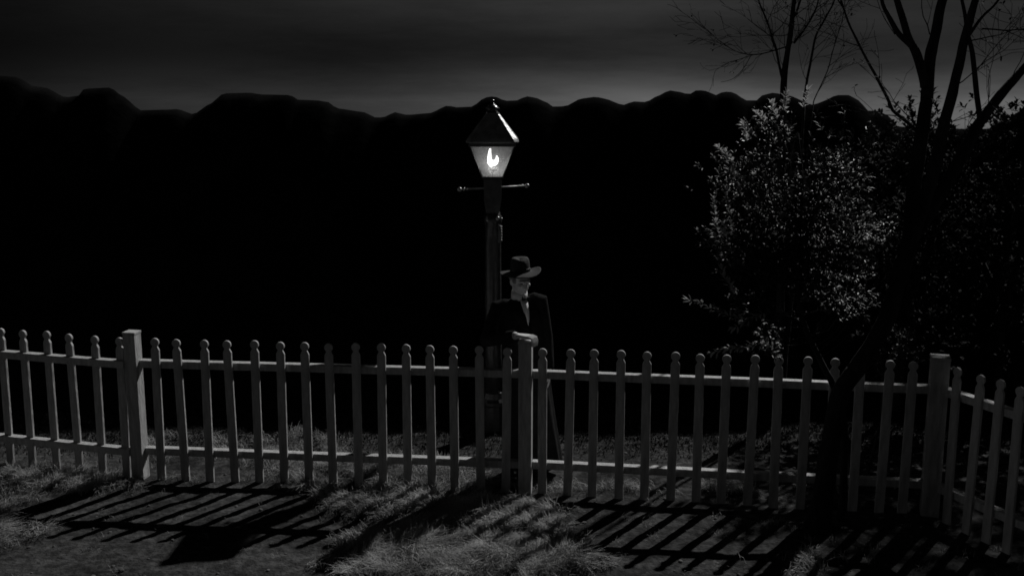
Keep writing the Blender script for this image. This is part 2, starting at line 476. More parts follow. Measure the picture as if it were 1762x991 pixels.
# ------------------------------------------------------------------ street lamp
lamp = empty('gas_street_lamp', (-0.178, 9.95, 0.0))
tag(lamp, 'black iron gas street lamp with a lit flame in its glass lantern', 'street lamp')
b = MB(); b.lathe([(0.125, -0.03), (0.125, 0.05), (0.112, 0.07), (0.105, 0.40), (0.112, 0.415), (0.112, 0.44), (0.092, 0.47), (0.082, 0.52)], n=12)
b.build('base', M['iron'], lamp)
b = MB(); b.lathe([(0.078, 0.50), (0.077, 0.9), (0.075, 1.4), (0.072, 1.9), (0.071, 2.06), (0.078, 2.07), (0.080, 2.10), (0.078, 2.13), (0.066, 2.14), (0.062, 2.17)], n=32)
post = b.build('post', M['iron'], lamp, True)
b = MB(); b.tube([(0.060, -0.045, 1.90), (0.064, -0.048, 2.05)], 0.017, 10)
for k in range(6): b.tube([(0.062, -0.047, 1.915 + 0.024 * k), (0.062, -0.047, 1.926 + 0.024 * k)], 0.0225, 12)
b.build('ribbed_fitting', M['iron_roof'], lamp, True)
b = MB()
for (w, z0), (w1, z1) in (((0.115, 2.16), (0.150, 2.26)), ((0.150, 2.26), (0.158, 2.46))):
    h0, h1 = w / 2, w1 / 2
    b.loft([[(h0, h0, z0), (-h0, h0, z0), (-h0, -h0, z0), (h0, -h0, z0)], [(h1, h1, z1), (-h1, h1, z1), (-h1, -h1, z1), (h1, -h1, z1)]])
b.build('neck_block', M['iron'], lamp)
for a, zq, rq in ((20, 2.10, .014), (110, 2.10, .014), (232, 2.10, .012), (303, 2.115, .019)):
    b = MB(); b.ell((0.079 * cos(radians(a)), 0.079 * sin(radians(a)), zq), (rq, rq, rq))
    b.build('bolt', M['brass'], lamp, True)
b = MB(); b.tube([(-0.275, -0.03, 2.368), (0.285, 0.03, 2.392)], 0.0085, 12)
bar = b.build('ladder_bar', M['iron_roof'], lamp, True)
for sx, p in ((-1, (-0.29, -0.03, 2.367)), (1, (0.30, 0.03, 2.393))):
    b = MB(); b.ell(p, (0.023, 0.021, 0.021)); b.tube([(p[0] - sx * 0.034, p[1], p[2]), (p[0] - sx * 0.045, p[1], p[2])], 0.015, 12)
    b.tube([(p[0] - sx * 0.062, p[1], p[2]), (p[0] - sx * 0.072, p[1], p[2])], 0.013, 12)
    b.build('knob', M['brass'], bar, True)
# lantern: tapering frame, panes, roof, vent
zb, zt, hb, ht = 2.475, 2.750, 0.088, 0.192
fr = MB()
for sx in (-1, 1):
    for sy in (-1, 1):
        fr.tube([(sx * hb, sy * hb, zb), (sx * ht, sy * ht, zt)], 0.0065, 6)
for z, h, t in ((zb, hb, 0.016), (zt + 0.012, ht + 0.004, 0.028)):
    for sx in (-1, 1):
        fr.box((sx * h, 0, z), (0.016, 2 * h + 0.014, t))
        fr.box((0, sx * h, z), (2 * h - 0.018, 0.015, t))
fr.box((0, 0, zb - 0.006), (2 * hb - 0.02, 2 * hb - 0.02, 0.008))
fr.build('lantern_frame', M['iron'], lamp)
gm = D.materials.new('dusty_lantern_glass'); gm.use_nodes = True
n_, l_ = gm.node_tree.nodes, gm.node_tree.links
n_.clear()
go = n_.new('ShaderNodeOutputMaterial'); tr = n_.new('ShaderNodeBsdfTransparent'); tl = n_.new('ShaderNodeBsdfTranslucent'); gl = n_.new('ShaderNodeBsdfGlossy')
tr.inputs[0].default_value = (0.85, 0.85, 0.85, 1); tl.inputs[0].default_value = (0.7, 0.7, 0.7, 1); gl.inputs['Roughness'].default_value = 0.08
m1 = n_.new('ShaderNodeMixShader'); m2 = n_.new('ShaderNodeMixShader')
zz = n_.new('ShaderNodeTexNoise'); zz.inputs['Scale'].default_value = 14.0; zz.inputs['Detail'].default_value = 6.0
tcg = n_.new('ShaderNodeTexCoord'); l_.new(tcg.outputs['Object'], zz.inputs['Vector'])
mr = n_.new('ShaderNodeMapRange'); mr.inputs[1].default_value = 0.3; mr.inputs[2].default_value = 0.7; mr.inputs[3].default_value = 0.2; mr.inputs[4].default_value = 0.34
l_.new(zz.outputs[0], mr.inputs[0]); l_.new(mr.outputs[0], m1.inputs[0])
l_.new(tr.outputs[0], m1.inputs[1]); l_.new(tl.outputs[0], m1.inputs[2])
m2.inputs[0].default_value = 0.05
l_.new(m1.outputs[0], m2.inputs[1]); l_.new(gl.outputs[0], m2.inputs[2]); l_.new(m2.outputs[0], go.inputs[0])
M['glass'] = gm
def pane(ax, sg):
    i = 0.004
    a, c_ = hb - i, ht - i
    q = MB()
    o_ = [(-a, zb + 0.008), (a, zb + 0.008), (c_, zt - 0.002), (-c_, zt - 0.002)]
    rings = []
    for (x, z) in o_:
        t = (z - zb) / (zt - zb); yy = sg * (hb + (ht - hb) * t - 0.002)
        rings.append((x, yy, z))
    out_ = rings + [(x, y - sg * 0.003, z) for x, y, z in rings]
    if ax == 'x': out_ = [(y, x, z) for x, y, z in out_]
    q.add(out_, [(0, 1, 2, 3), (7, 6, 5, 4), (0, 4, 5, 1), (1, 5, 6, 2), (2, 6, 7, 3), (3, 7, 4, 0)])
    q.build('glass_pane', M['glass'], lamp)
for ax in 'xy':
    for sg in (-1, 1): pane(ax, sg)
def octo(h, ch, z): return [(h, -h + ch, z), (h, h - ch, z), (h - ch, h, z), (-h + ch, h, z), (-h, h - ch, z), (-h, -h + ch, z), (-h + ch, -h, z), (h - ch, -h, z)]
rf = MB()
rf.loft([octo(0.222, 0.038, 2.778), octo(0.228, 0.038, 2.790), octo(0.215, 0.036, 2.815), octo(0.062, 0.012, 3.018), octo(0.058, 0.012, 3.03)])
roof = rf.build('roof', M['iron_roof'], lamp)
v_ = MB(); v_.lathe([(0.05, 3.03), (0.05, 3.055), (0.062, 3.062), (0.060, 3.072), (0.03, 3.095), (0.014, 3.105), (0.012, 3.118)], n=20); v_.ell((0, 0, 3.128), (0.017, 0.017, 0.017))
v_.build('vent_cap', M['iron'], lamp, True)
# burner and flame
bn = MB(); bn.tube([(0, 0, zb - 0.005), (0, 0, 2.535)], 0.009, 10); bn.ell((0.016, -0.012, 2.54), (0.022, 0.018, 0.016)); bn.tube([(-0.012, 0, 2.53), (-0.012, 0, 2.56)], 0.006, 8)
bn.build('burner', M['linen'], lamp, True)
fm = D.materials.new('gas_flame'); fm.use_nodes = True
fm.node_tree.nodes.clear()
e_ = fm.node_tree.nodes.new('ShaderNodeEmission'); e_.inputs[0].default_value = (1, 0.99, 0.97, 1); e_.inputs[1].default_value = 14.0
fo = fm.node_tree.nodes.new('ShaderNodeOutputMaterial'); fm.node_tree.links.new(e_.outputs[0], fo.inputs[0])
fl = MB()
fl.tube([(-0.018, 0, 2.575), (-0.022, 0, 2.60), (-0.028, 0, 2.635), (-0.027, 0, 2.67), (-0.022, 0, 2.715)], [0.012, 0.026, 0.018, 0.014, 0.008], 12, dome=True)
fl.tube([(-0.018, 0, 2.60), (0.008, 0, 2.592), (0.028, 0, 2.605), (0.040, 0, 2.630), (0.036, 0, 2.656)], [0.022, 0.026, 0.023, 0.015, 0.006], 12, dome=True)
fl.tube([(-0.012, 0, 2.556), (-0.013, 0, 2.58)], [0.005, 0.009], 8)
remeshed(fl, 'flame', 0.004, fm, lamp, 3)
pl = D.lights.new('flame_light', 'POINT'); pl.energy = 0.27; pl.shadow_soft_size = 0.03
po_ = D.objects.new('flame_light', pl); C.objects.link(po_); po_.parent = lamp; po_.location = (0, -0.06, 2.63)

po_.location = (0, -0.06, 2.63 * 1.052 - 0.169)
LM = Matrix.Translation((0, 0, -0.169)) @ Matrix.Scale(1.052, 4)
for o in list(lamp.children_recursive):
    if o.type == 'MESH':
        o.data.transform(LM)
        for v in o.data.vertices:
            if v.co.z < -0.04: v.co.z = -0.04

# ------------------------------------------------------------------ person
pr = empty('person', (0.12, 8.75, 0.0))
tag(pr, 'person in wide brimmed hat and long black coat, one hand on the fence post', 'person')
hx0, hz0 = -0.055, 1.688
Hrot = (Matrix.Rotation(radians(33), 3, 'Z') @ Matrix.Rotation(radians(13), 3, 'X') @ Matrix.Rotation(radians(-3), 3, 'Y'))
HC = Vector((hx0, -0.055, hz0))
def hd(p): return HC + Hrot @ Vector((p[0] * 0.95, p[1], p[2] * (0.88 if p[2] < 0 else 1.0)))
B = MB()
B.ell(hd((0, 0.012, 0.035)), (0.075, 0.094, 0.086), Hrot)
B.ell(hd((0, -0.028, -0.025)), (0.058, 0.060, 0.088), Hrot)
B.ell(hd((0, -0.060, -0.083)), (0.030, 0.026, 0.024), Hrot)
for s in (-1, 1):
    B.tube([hd((s * 0.060, 0.01, -0.03)), hd((s * 0.046, -0.03, -0.072)), hd((s * 0.016, -0.062, -0.088))], [0.017, 0.018, 0.019], 10, dome=True)
    B.ell(hd((s * 0.041, -0.066, -0.020)), (0.020, 0.018, 0.018), Hrot)
    B.ell(hd((s * 0.077, 0.008, -0.008)), (0.008, 0.020, 0.031), Hrot @ Matrix.Rotation(s * radians(-18), 3, 'Z'))
    B.ell(hd((s * 0.014, -0.094, -0.030)), (0.009, 0.010, 0.008), Hrot)
B.tube([hd((-0.045, -0.070, 0.022)), hd((-0.018, -0.086, 0.024)), hd((0.018, -0.086, 0.024)), hd((0.045, -0.070, 0.022))], [0.010, 0.012, 0.012, 0.010], 10, dome=True)
B.tube([hd((0, -0.088, 0.014)), hd((0, -0.100, -0.008)), hd((0, -0.112, -0.028))], [0.008, 0.010, 0.012], 10, dome=True)
B.tube([hd((-0.021, -0.082, -0.056)), hd((0, -0.090, -0.053)), hd((0.021, -0.082, -0.056))], [0.005, 0.0075, 0.005], 8, dome=True)
B.tube([hd((-0.018, -0.080, -0.068)), hd((0, -0.088, -0.067)), hd((0.018, -0.080, -0.068))], [0.005, 0.008, 0.005], 8, dome=True)
B.tube([hd((0, 0.02, -0.02)), (-0.060, 0.0, 1.555), (-0.06, 0.01, 1.48)], [0.055, 0.054, 0.06], 16, dome=True)
# trunk, hips, legs
def ering(cx, cy, z, rx, ry, n=28, ph=0.0, fold=0.0, nf=7):
    return [(cx + rx * cos(2 * pi * k / n) * (1 + fold * sin(nf * 2 * pi * k / n + ph)), cy + ry * sin(2 * pi * k / n) * (1 + fold * sin(nf * 2 * pi * k / n + ph)), z) for k in range(n)]
B.loft([ering(-0.02, 0.02, 0.86, 0.15, 0.11), ering(-0.02, 0.02, 0.98, 0.17, 0.12), ering(-0.03, 0.02, 1.14, 0.15, 0.11), ering(-0.05, 0.02, 1.32, 0.175, 0.12), ering(-0.055, 0.02, 1.44, 0.17, 0.10), ering(-0.06, 0.015, 1.50, 0.10, 0.07)])
for hipx, kn, an in ((-0.10, (-0.11, -0.02, 0.50), (-0.10, 0.02, 0.09)), (0.07, (0.10, -0.01, 0.50), (0.13, 0.03, 0.09))):
    B.tube([(hipx, 0.02, 0.92), (hipx, 0.01, 0.75), kn, (kn[0], kn[1] + 0.02, 0.36), an], [0.085, 0.082, 0.055, 0.056, 0.040], 14, dome=True)
    B.tube([(an[0], an[1] + 0.03, 0.045), (an[0] + 0.005, an[1] - 0.14, 0.03)], [0.035, 0.028], 10, dome=True)
SR, ER, WR = Vector((-0.225, 0.01, 1.455)), Vector((-0.315, -0.11, 1.205)), Vector((-0.108, -0.348, 1.297))
SL, EL, WL = Vector((0.108, 0.01, 1.520)), Vector((0.165, 0.03, 1.18)), Vector((0.185, -0.05, 0.93))
B.tube([SR + Vector((0.01, 0, -0.02)), (SR + ER) / 2, ER], [0.046, 0.044, 0.040], 12, dome=True); B.tube([ER, (ER * 0.6 + WR * 0.4), WR], [0.040, 0.038, 0.026], 12, dome=True)
B.tube([SL + Vector((-0.012, 0, -0.045)), (SL + EL) / 2, EL], [0.042, 0.042, 0.038], 12, dome=True); B.tube([EL, (EL * 0.6 + WL * 0.4), WL], [0.040, 0.038, 0.026], 12, dome=True)
h0_ = len(B.v)
# right hand: palm flat on the post, fingers curled over its edge
B.loft([[(x, y, z) for (y, z) in ((-0.415 - w, zc - t), (-0.415 + w, zc - t), (-0.415 + w, zc + t), (-0.415 - w, zc + t))] for x, w, zc, t in ((-0.110, 0.020, 1.297, 0.013), (-0.085, 0.028, 1.300, 0.014), (-0.05, 0.037, 1.300, 0.0145), (-0.01, 0.041, 1.302, 0.0125), (0.022, 0.041, 1.304, 0.010))])
B.tube([(-0.125, -0.417, 1.297), (-0.09, -0.415, 1.300)], [0.025, 0.022], 12, dome=True)
B.ell((-0.075, -0.442, 1.294), (0.034, 0.014, 0.016))
for i, (yk, ln) in enumerate(((-0.450, 0.80), (-0.4265, 0.95), (-0.4030, 1.0), (-0.3795, 0.93))):
    k = 0.0215 * ln
    B.tube([(0.005, yk, 1.302), (0.030, yk - 0.002, 1.309), (0.063 , yk - 0.003, 1.300), (0.074, yk - 0.002, 1.276 - 0.01 * ln), (0.068, yk, 1.254 - 0.02 * ln)], [0.009, 0.0098, 0.0088, 0.0082, 0.0070], 10, dome=True)
B.tube([(-0.085, -0.392, 1.298), (-0.05, -0.366, 1.293), (-0.018, -0.352, 1.282), (0.004, -0.349, 1.272)], [0.013, 0.012, 0.0098, 0.008], 10, dome=True)
HRm = Matrix.Translation((-0.008, -0.420, 0)) @ Matrix.Rotation(radians(-33), 4, 'Z') @ Matrix.Translation((0.010, 0.417, 0))
for i_ in range(h0_, len(B.v)): B.v[i_] = tuple(HRm @ Vector(B.v[i_]))
# left hand hanging, relaxed
def LH(p): return WL + Vector(p)
B.loft([[(WL.x + x + dx, WL.y + y, WL.z + z) for x, y in ((-0.012, -w), (0.012, -w), (0.012, w), (-0.012, w))] for z, w, dx in ((0.0, 0.022, 0), (-0.03, 0.034, 0), (-0.085, 0.038, 0.002))])
for i, (yk, ln) in enumerate(((-0.032, 0.93), (-0.011, 1.0), (0.011, 0.95), (0.032, 0.78))):
    B.tube([LH((0, yk, -0.075)), LH((0.002, yk, -0.09)), LH((-0.004, yk, -0.09 - 0.038 * ln)), LH((-0.018, yk, -0.09 - 0.062 * ln)), LH((-0.032, yk, -0.09 - 0.076 * ln))], [0.009, 0.0092, 0.0085, 0.008, 0.007], 10, dome=True)
B.tube([LH((0, -0.02, -0.02)), LH((-0.01, -0.05, -0.05)), LH((-0.016, -0.058, -0.085))], [0.012, 0.011, 0.008], 10, dome=True)
remeshed(B, 'body', 0.0036, M['skin'], pr, 2)
for s in (-1, 1):
    e = MB(); e.ell(hd((s * 0.030, -0.072, 0.004)), (0.0125, 0.0125, 0.0105), Hrot)
    e.build('eye', M['eye'], pr, True)
hr = MB(); hr.ell(hd((0, 0.022, 0.030)), (0.081, 0.094, 0.084), Hrot)
for s in (-1, 1): hr.ell(hd((s * 0.071, -0.004, 0.018)), (0.010, 0.030, 0.032), Hrot)
for s in (-1, 1):
    eb = MB(); eb.tube([hd((s * 0.014, -0.094, 0.026)), hd((s * 0.030, -0.090, 0.032)), hd((s * 0.050, -0.074, 0.026))], [0.004, 0.0055, 0.003], 8, dome=True)
    eb.build('eyebrow', M['hair'], pr, True)
remeshed(hr, 'hair', 0.006, M['hair'], pr, 1)
# hat
ht_ = MB()
rings = []
N = 40
Trot = Matrix.Rotation(radians(12), 3, 'Z') @ Matrix.Rotation(radians(1), 3, 'X') @ Matrix.Rotation(radians(-3), 3, 'Y')
HB = HC + Hrot @ Vector((0, 0.004, 0.075))
def hatp(a, r, z, cr=(1.0, 1.0)):
    return HB + Trot @ Vector((r * cr[0] * cos(a), r * cr[1] * sin(a), z))
def brimz(a, t):
    return t * (0.019 * cos(2 * a) + 0.006 * sin(a * 3 + 1) - 0.004 + 0.012 * max(0, -cos(a)) * -1)
sec = [(0.079, -0.006, 0)] + [(0.079 + 0.088 * t, -0.006, t) for t in (0.25, 0.5, 0.75, 0.93)] + [(0.170, -0.002, 1.0), (0.170, 0.003, 1.0)] + [(0.079 + 0.088 * t, 0.004, t) for t in (0.93, 0.75, 0.5, 0.25)] + [(0.082, 0.006, 0), (0.081, 0.03, 0), (0.079, 0.07, 0), (0.075, 0.100, 0), (0.064, 0.118, 0), (0.046, 0.120, 0), (0.022, 0.113, 0), (0.004, 0.109, 0)]
for r, z, t in sec:
    ring = []
    for k in range(N):
        a = 2 * pi * k / N
        zz_ = z + (brimz(a, t * t) if t else 0)
        rr = r
        if z > 0.06 and not t:
            fr_ = max(0.0, -sin(a)) ** 3
            pin = (z - 0.06) / 0.06 * 0.16 * math.exp(-((abs(a - 1.5 * pi) - 0.7) / 0.35) ** 2)
            rr = r * (1 - min(0.2, pin)); zz_ -= 0.012 * fr_ * (z - 0.06) / 0.06
        ring.append(hatp(a, rr, zz_))
    rings.append(ring)
ht_.loft(rings)
hat = ht_.build('hat', M['felt'], pr, True)
bd = MB()
bd.loft([[hatp(2 * pi * k / N, r, z) for k in range(N)] for r, z in ((0.0815, 0.007), (0.0840, 0.010), (0.0830, 0.032), (0.0795, 0.034))], caps=False)
bd.build('hat_band', M['ribbon'], hat, True)
# coat: long skirted overcoat with sleeves, one cloth
K = MB()
def coat_ring(cx, cy, z, rx, ry, f): return ering(cx, cy, z, rx, ry, 56, ph=z * 1.7, fold=f, nf=9)
K.loft([coat_ring(0.075, 0.01, 0.085, 0.235, 0.215, 0.055), coat_ring(0.065, 0.01, 0.25, 0.220, 0.200, 0.05), coat_ring(0.045, 0.01, 0.5, 0.200, 0.180, 0.042),
        coat_ring(0.02, 0.01, 0.75, 0.190, 0.165, 0.03), coat_ring(0.0, 0.01, 0.95, 0.190, 0.155, 0.016), coat_ring(-0.02, 0.01, 1.12, 0.182, 0.145, 0.008),
        coat_ring(-0.045, 0.01, 1.30, 0.200, 0.148, 0.0), coat_ring(-0.055, 0.01, 1.41, 0.205, 0.138, 0.0), coat_ring(-0.06, 0.012, 1.465, 0.182, 0.115, 0.0), coat_ring(-0.06, 0.015, 1.500, 0.120, 0.086, 0.0), coat_ring(-0.06, 0.02, 1.522, 0.070, 0.064, 0.0)])
K.tube([(-0.18, 0.01, 1.462), SR + Vector((-0.005, 0, 0)), (SR + ER) / 2 + Vector((-0.01, 0, 0)), ER + Vector((-0.012, 0.01, -0.005))], [0.062, 0.070, 0.062, 0.060], 16, dome=True)
K.tube([ER + Vector((-0.012, 0.01, -0.005)), ER * 0.6 + WR * 0.4 + Vector((0, 0, -0.006)), WR + Vector((0.008, -0.010, 0.0))], [0.060, 0.055, 0.043], 16)
K.tube([(-0.01, 0.02, 1.490), (0.03, 0.018, 1.510), (0.07, 0.014, 1.518), SL, (SL + EL) / 2, EL, EL * 0.4 + WL * 0.6, EL * 0.02 + WL * 0.98], [0.040, 0.050, 0.060, 0.068, 0.064, 0.060, 0.054, 0.050], 16)
coat = remeshed(K, 'coat', 0.0055, M['coat'], pr, 9)
FR = Matrix.Translation((-0.05, 0.01, 0)) @ Matrix.Rotation(radians(20), 4, 'Z') @ Matrix.Translation((0.05, -0.01, 0))
def turned(o):
    o.data.transform(FR); return o
# lapels, front edge
for s, pts in ((-1, [(-0.115, -0.070, 1.530), (-0.128, -0.128, 1.45), (-0.090, -0.148, 1.33), (-0.035, -0.152, 1.22)]), (1, [(0.0, -0.068, 1.530), (0.020, -0.126, 1.45), (0.0, -0.150, 1.33), (-0.025, -0.152, 1.22)])):
    l = MB(); rr_ = []
    for i, p in enumerate(pts):
        w = (0.012, 0.036, 0.030, 0.006)[i]; p = Vector(p)
        q0 = p + Vector((s * w, 0.006, 0)); q1 = p - Vector((s * w * 0.6, 0.0, 0))
        rr_.append([q0 + Vector((0, -0.002, 0)), q1 + Vector((0, -0.006, 0)), q1 + Vector((0, 0.004, 0)), q0 + Vector((0, 0.008, 0))])
    l.loft(rr_); turned(l.build('lapel', M['coat'], coat))
fe = MB(); fe.tube([(-0.03, -0.148, 1.22), (-0.022, -0.140, 1.05), (0.0, -0.150, 0.85), (0.02, -0.172, 0.6), (0.045, -0.195, 0.3), (0.06, -0.212, 0.09)], [0.007] * 6, 8)
turned(fe.build('front_edge', M['coat'], coat, True))
for i, z in enumerate((1.18, 1.08, 0.98)):
    bt = MB(); bt.ell((-0.052, -0.139, z), (0.010, 0.006, 0.010)); turned(bt.build('button', M['leather'], coat, True))
# shirt front, collar, bow tie, cuffs
s_ = MB()
rows = [(-0.055, 0.030, 1.530, -0.080), (-0.052, 0.026, 1.49, -0.108), (-0.048, 0.021, 1.44, -0.132), (-0.044, 0.014, 1.38, -0.143), (-0.040, 0.004, 1.33, -0.146)]
s_.loft([[(c_ - w, y - 0.004, z), (c_, y - 0.012, z), (c_ + w, y - 0.004, z), (c_ + w, y + 0.02, z), (c_ - w, y + 0.02, z)] for c_, w, z, y in rows])
shirt = turned(s_.build('shirt_front', M['linen'], pr, True))
vs_ = MB()
rowsv = [(-0.082, 0.014, 1.43, -0.134), (-0.070, 0.020, 1.38, -0.146), (-0.055, 0.032, 1.32, -0.152), (-0.045, 0.034, 1.24, -0.156)]
vs_.loft([[(c_ - w, y, z), (c_ + w, y - 0.004, z), (c_ + w, y + 0.02, z), (c_ - w, y + 0.02, z)] for c_, w, z, y in rowsv])
turned(vs_.build('waistcoat', M['trouser'], pr, True))
cl = MB()
Crot = Matrix.Rotation(radians(12), 3, 'Z') @ Matrix.Rotation(radians(9), 3, 'X')
CC = Vector((-0.060, -0.014, 1.556))
cr_ = []
for r, z in ((0.059, -0.024), (0.067, -0.024), (0.068, 0.004), (0.066, 0.034), (0.061, 0.034)):
    cr_.append([CC + Crot @ Vector((r * cos(2 * pi * k / 32), r * 1.05 * sin(2 * pi * k / 32), z + 0.006 * max(0, sin(2 * pi * k / 32)))) for k in range(32)])
cl.loft(cr_, caps=False)
cl.build('collar', M['linen'], pr, True)
bt = MB()
bc = CC + Crot @ Vector((0.006, -0.074, -0.004))
for s in (-1, 1):
    bt.loft([[bc + Crot @ Vector((s * x, -y, h)), bc + Crot @ Vector((s * x, y, h)), bc + Crot @ Vector((s * x, y, -h)), bc + Crot @ Vector((s * x, -y, -h))] for x, y, h in ((0.003, 0.006, 0.006), (0.018, 0.009, 0.013), (0.034, 0.007, 0.017))])
bt.ell(bc, (0.009, 0.010, 0.009), Crot)
turned(bt.build('bow_tie', M['ribbon'], pr, False))
for A_, W_ in ((ER, WR + Vector((0.026, -0.027, 0.002))), (EL, WL)):
    d_ = (W_ - A_).normalized()
    c2 = MB(); c2.tube([W_ - d_ * 0.05, W_ - d_ * 0.012], [0.033, 0.031], 18)
    c2.build('shirt_cuff', M['linen'], pr, True)
for i, (ax_, ay_) in enumerate(((-0.10, 0.02), (0.13, 0.03))):
    kx = (-0.11, 0.10)[i]
    tt = MB(); tt.tube([(kx, 0.0, 0.50), (kx, 0.02, 0.36), (ax_, ay_, 0.10)], [0.085, 0.080, 0.062], 18)
    tt.build('trouser_leg', M['trouser'], pr, True)
    sh = MB()
    sr = []
    for yy, w, h in ((0.075, 0.018, 0.05), (0.06, 0.036, 0.075), (0.02, 0.040, 0.085), (-0.05, 0.040, 0.07), (-0.12, 0.046, 0.055), (-0.18, 0.042, 0.045), (-0.215, 0.022, 0.032)):
        sr.append([(ax_ + w * cos(a), ay_ + yy, max(0.0, h / 2 + h / 2 * sin(a)) + 0.004) for a in [2 * pi * k / 14 for k in range(14)]])
    sh.loft(sr); sh.build('shoe', M['leather'], pr, True)

# ------------------------------------------------------------------ trees
rnd = random.Random(11)
def wob(pts, amp, n=4, seed=0):
    """finer, slightly crooked path through the given points"""
    out = []
    P = [Vector(p) for p in pts]
    for i in range(len(P) - 1):
        p0 = P[max(0, i - 1)]; p1 = P[i]; p2 = P[i + 1]; p3 = P[min(len(P) - 1, i + 2)]
        for k in range(n):
            t = k / n
            q = 0.5 * ((2 * p1) + (p2 - p0) * t + (2 * p0 - 5 * p1 + 4 * p2 - p3) * t * t + (3 * p1 - p0 - 3 * p2 + p3) * t ** 3)
            if i or k: q = q + noise.noise_vector(q * 5.0 + Vector((seed, 0, 0))) * amp
            out.append(q)
    out.append(P[-1])
    return out
def limb(mb, pts, r0, r1, amp=0.01, n=4, sides=9, seed=0):
    p = wob(pts, amp, n, seed)
    L = len(p) - 1
    rr = [r0 + (r1 - r0) * (i / L) for i in range(L + 1)]
    rr = [r * (1 + 0.10 * noise.noise(q * 9.0)) for r, q in zip(rr, p)]
    mb.tube(p, rr, sides)
    return p, rr
def twigs(mb, p0, d, length, r, depth, leaves=None, spread=0.6, droop=0.0):
    """a thin forked branch"""
    pts = [p0]; dd = d.normalized(); n = max(3, int(length / 0.07))
    for i in range(n):
        dd = (dd + Vector((rnd.gauss(0, .13), rnd.gauss(0, .13), rnd.gauss(0, .11) - droop))).normalized()
        pts.append(pts[-1] + dd * (length / n))
    mb.tube(pts, [max(0.0016, r * (1 - 0.75 * i / n)) for i in range(n + 1)], 5 if r > 0.004 else 4)
    if leaves is not None and rnd.random() < 0.35:
        leaves.append((pts[-1], dd))
    if depth > 0:
        for i in range(1, n + 1):
            if rnd.random() < 0.62:
                ax = dd.orthogonal().normalized(); ax.rotate(Matrix.Rotation(rnd.uniform(0, 2 * pi), 3, dd))
                nd = (dd + ax * rnd.uniform(0.5, 1.1) * spread / 0.6).normalized()
                twigs(mb, pts[i], nd, length * rnd.uniform(0.35, 0.62), r * 0.55, depth - 1, leaves, spread, droop)
def leafblade(V, F, p, d, up, L, w):
    s = d.cross(up)
    if s.length < 1e-4: s = d.orthogonal()
    s.normalize(); u = s.cross(d).normalized()
    n = len(V)
    a = p; m1 = p + d * L * 0.35 - u * L * 0.02; m2 = p + d * L * 0.72 - u * L * 0.06; t = p + d * L - u * L * 0.16
    V += [a, m1 + s * w + u * w * 0.35, m1 - u * 0.0, m1 - s * w + u * w * 0.35, m2 + s * w * 0.8 + u * w * 0.25, m2, m2 - s * w * 0.8 + u * w * 0.25, t]
    F += [(n, n + 2, n + 1), (n, n + 3, n + 2), (n + 1, n + 2, n + 5, n + 4), (n + 2, n + 3, n + 6, n + 5), (n + 4, n + 5, n + 7), (n + 5, n + 6, n + 7)]
def sprig(V, F, p, d, L, nl, ll, lw, open_=0.8):
    d = d.normalized()
    o1 = d.orthogonal().normalized(); o2 = d.cross(o1)
    for i in range(nl):
        t = i / nl
        a = i * 2.4 + rnd.uniform(-.4, .4)
        side_ = o1 * cos(a) + o2 * sin(a)
        dr = (d * (0.45 + 0.8 * t) + side_ * open_ * (1.1 - 0.6 * t)).normalized()
        leafblade(V, F, p + d * L * t, dr, Vector((rnd.uniform(-.3, .3), rnd.uniform(-.3, .3), 1)), ll * rnd.uniform(.7, 1.15), lw * rnd.uniform(.8, 1.2))
def leafmesh(name, V, F, mat_, parent):
    me = D.meshes.new(name); me.from_pydata([tuple(v) for v in V], [], F); me.update()
    return put(name, me, mat_, parent)
def local(pts, o): return [Vector(p) - Vector(o) for p in pts]

# bare forked tree in front of the fence
T = (2.29, 7.58, 0.0)
t1 = empty('bare_tree', T)
tag(t1, 'dark leafless forked tree standing in front of the fence near its corner', 'tree')
mb = MB()
limb(mb, local([(2.26, 7.58, -0.06), (2.30, 7.58, 0.06), (2.325, 7.600, 0.313), (2.355, 7.620, 0.669), (2.422, 7.650, 1.017), (2.524, 7.680, 1.186)], T), 0.082, 0.066, 0.012, 5, 14, 1)
limb(mb, local([(2.20, 7.56, -0.06), (2.281, 7.580, 0.221), (2.308, 7.580, 0.366), (2.350, 7.600, 0.495)], T), 0.06, 0.03, 0.004, 4, 10, 2)
mb.tube(local([(2.29, 7.58, -0.05), (2.29, 7.58, 0.03), (2.30, 7.58, 0.12)], T), [0.14, 0.11, 0.085], 14)
mb.build('trunk', M['bark'], t1, True)
mb = MB()
limb(mb, local([(2.524, 7.680, 1.186), (2.668, 7.700, 1.401), (2.790, 7.740, 1.698), (2.886, 7.780, 2.080), (2.934, 7.850, 2.499), (2.981, 7.900, 2.875), (3.026, 7.950, 3.167)], T), 0.066, 0.046, 0.012, 5, 12, 3)
mb.build('main_limb', M['bark'], t1, True)
def simple_limb(pts, r0, r1, seed):
    mb = MB(); limb(mb, local(pts, T), r0, r1, 0.010, 5, 9, seed); mb.build('limb', M['bark'], t1, True)
simple_limb([(3.025, 7.950, 3.125), (3.044, 8.000, 3.416), (3.080, 8.020, 3.624), (3.124, 8.050, 3.872), (3.192, 8.100, 4.242), (3.194, 8.100, 4.761)], 0.047, 0.022, 4)
simple_limb([(3.003, 7.950, 3.250), (2.910, 7.900, 3.476), (2.827, 7.880, 3.617), (2.731, 7.850, 3.836), (2.593, 7.800, 4.127), (2.483, 7.800, 4.591)], 0.036, 0.014, 5)
simple_limb([(2.866, 7.880, 3.528), (2.741, 7.840, 3.635), (2.649, 7.800, 3.753), (2.585, 7.780, 3.890), (2.515, 7.700, 4.193)], 0.022, 0.010, 6)
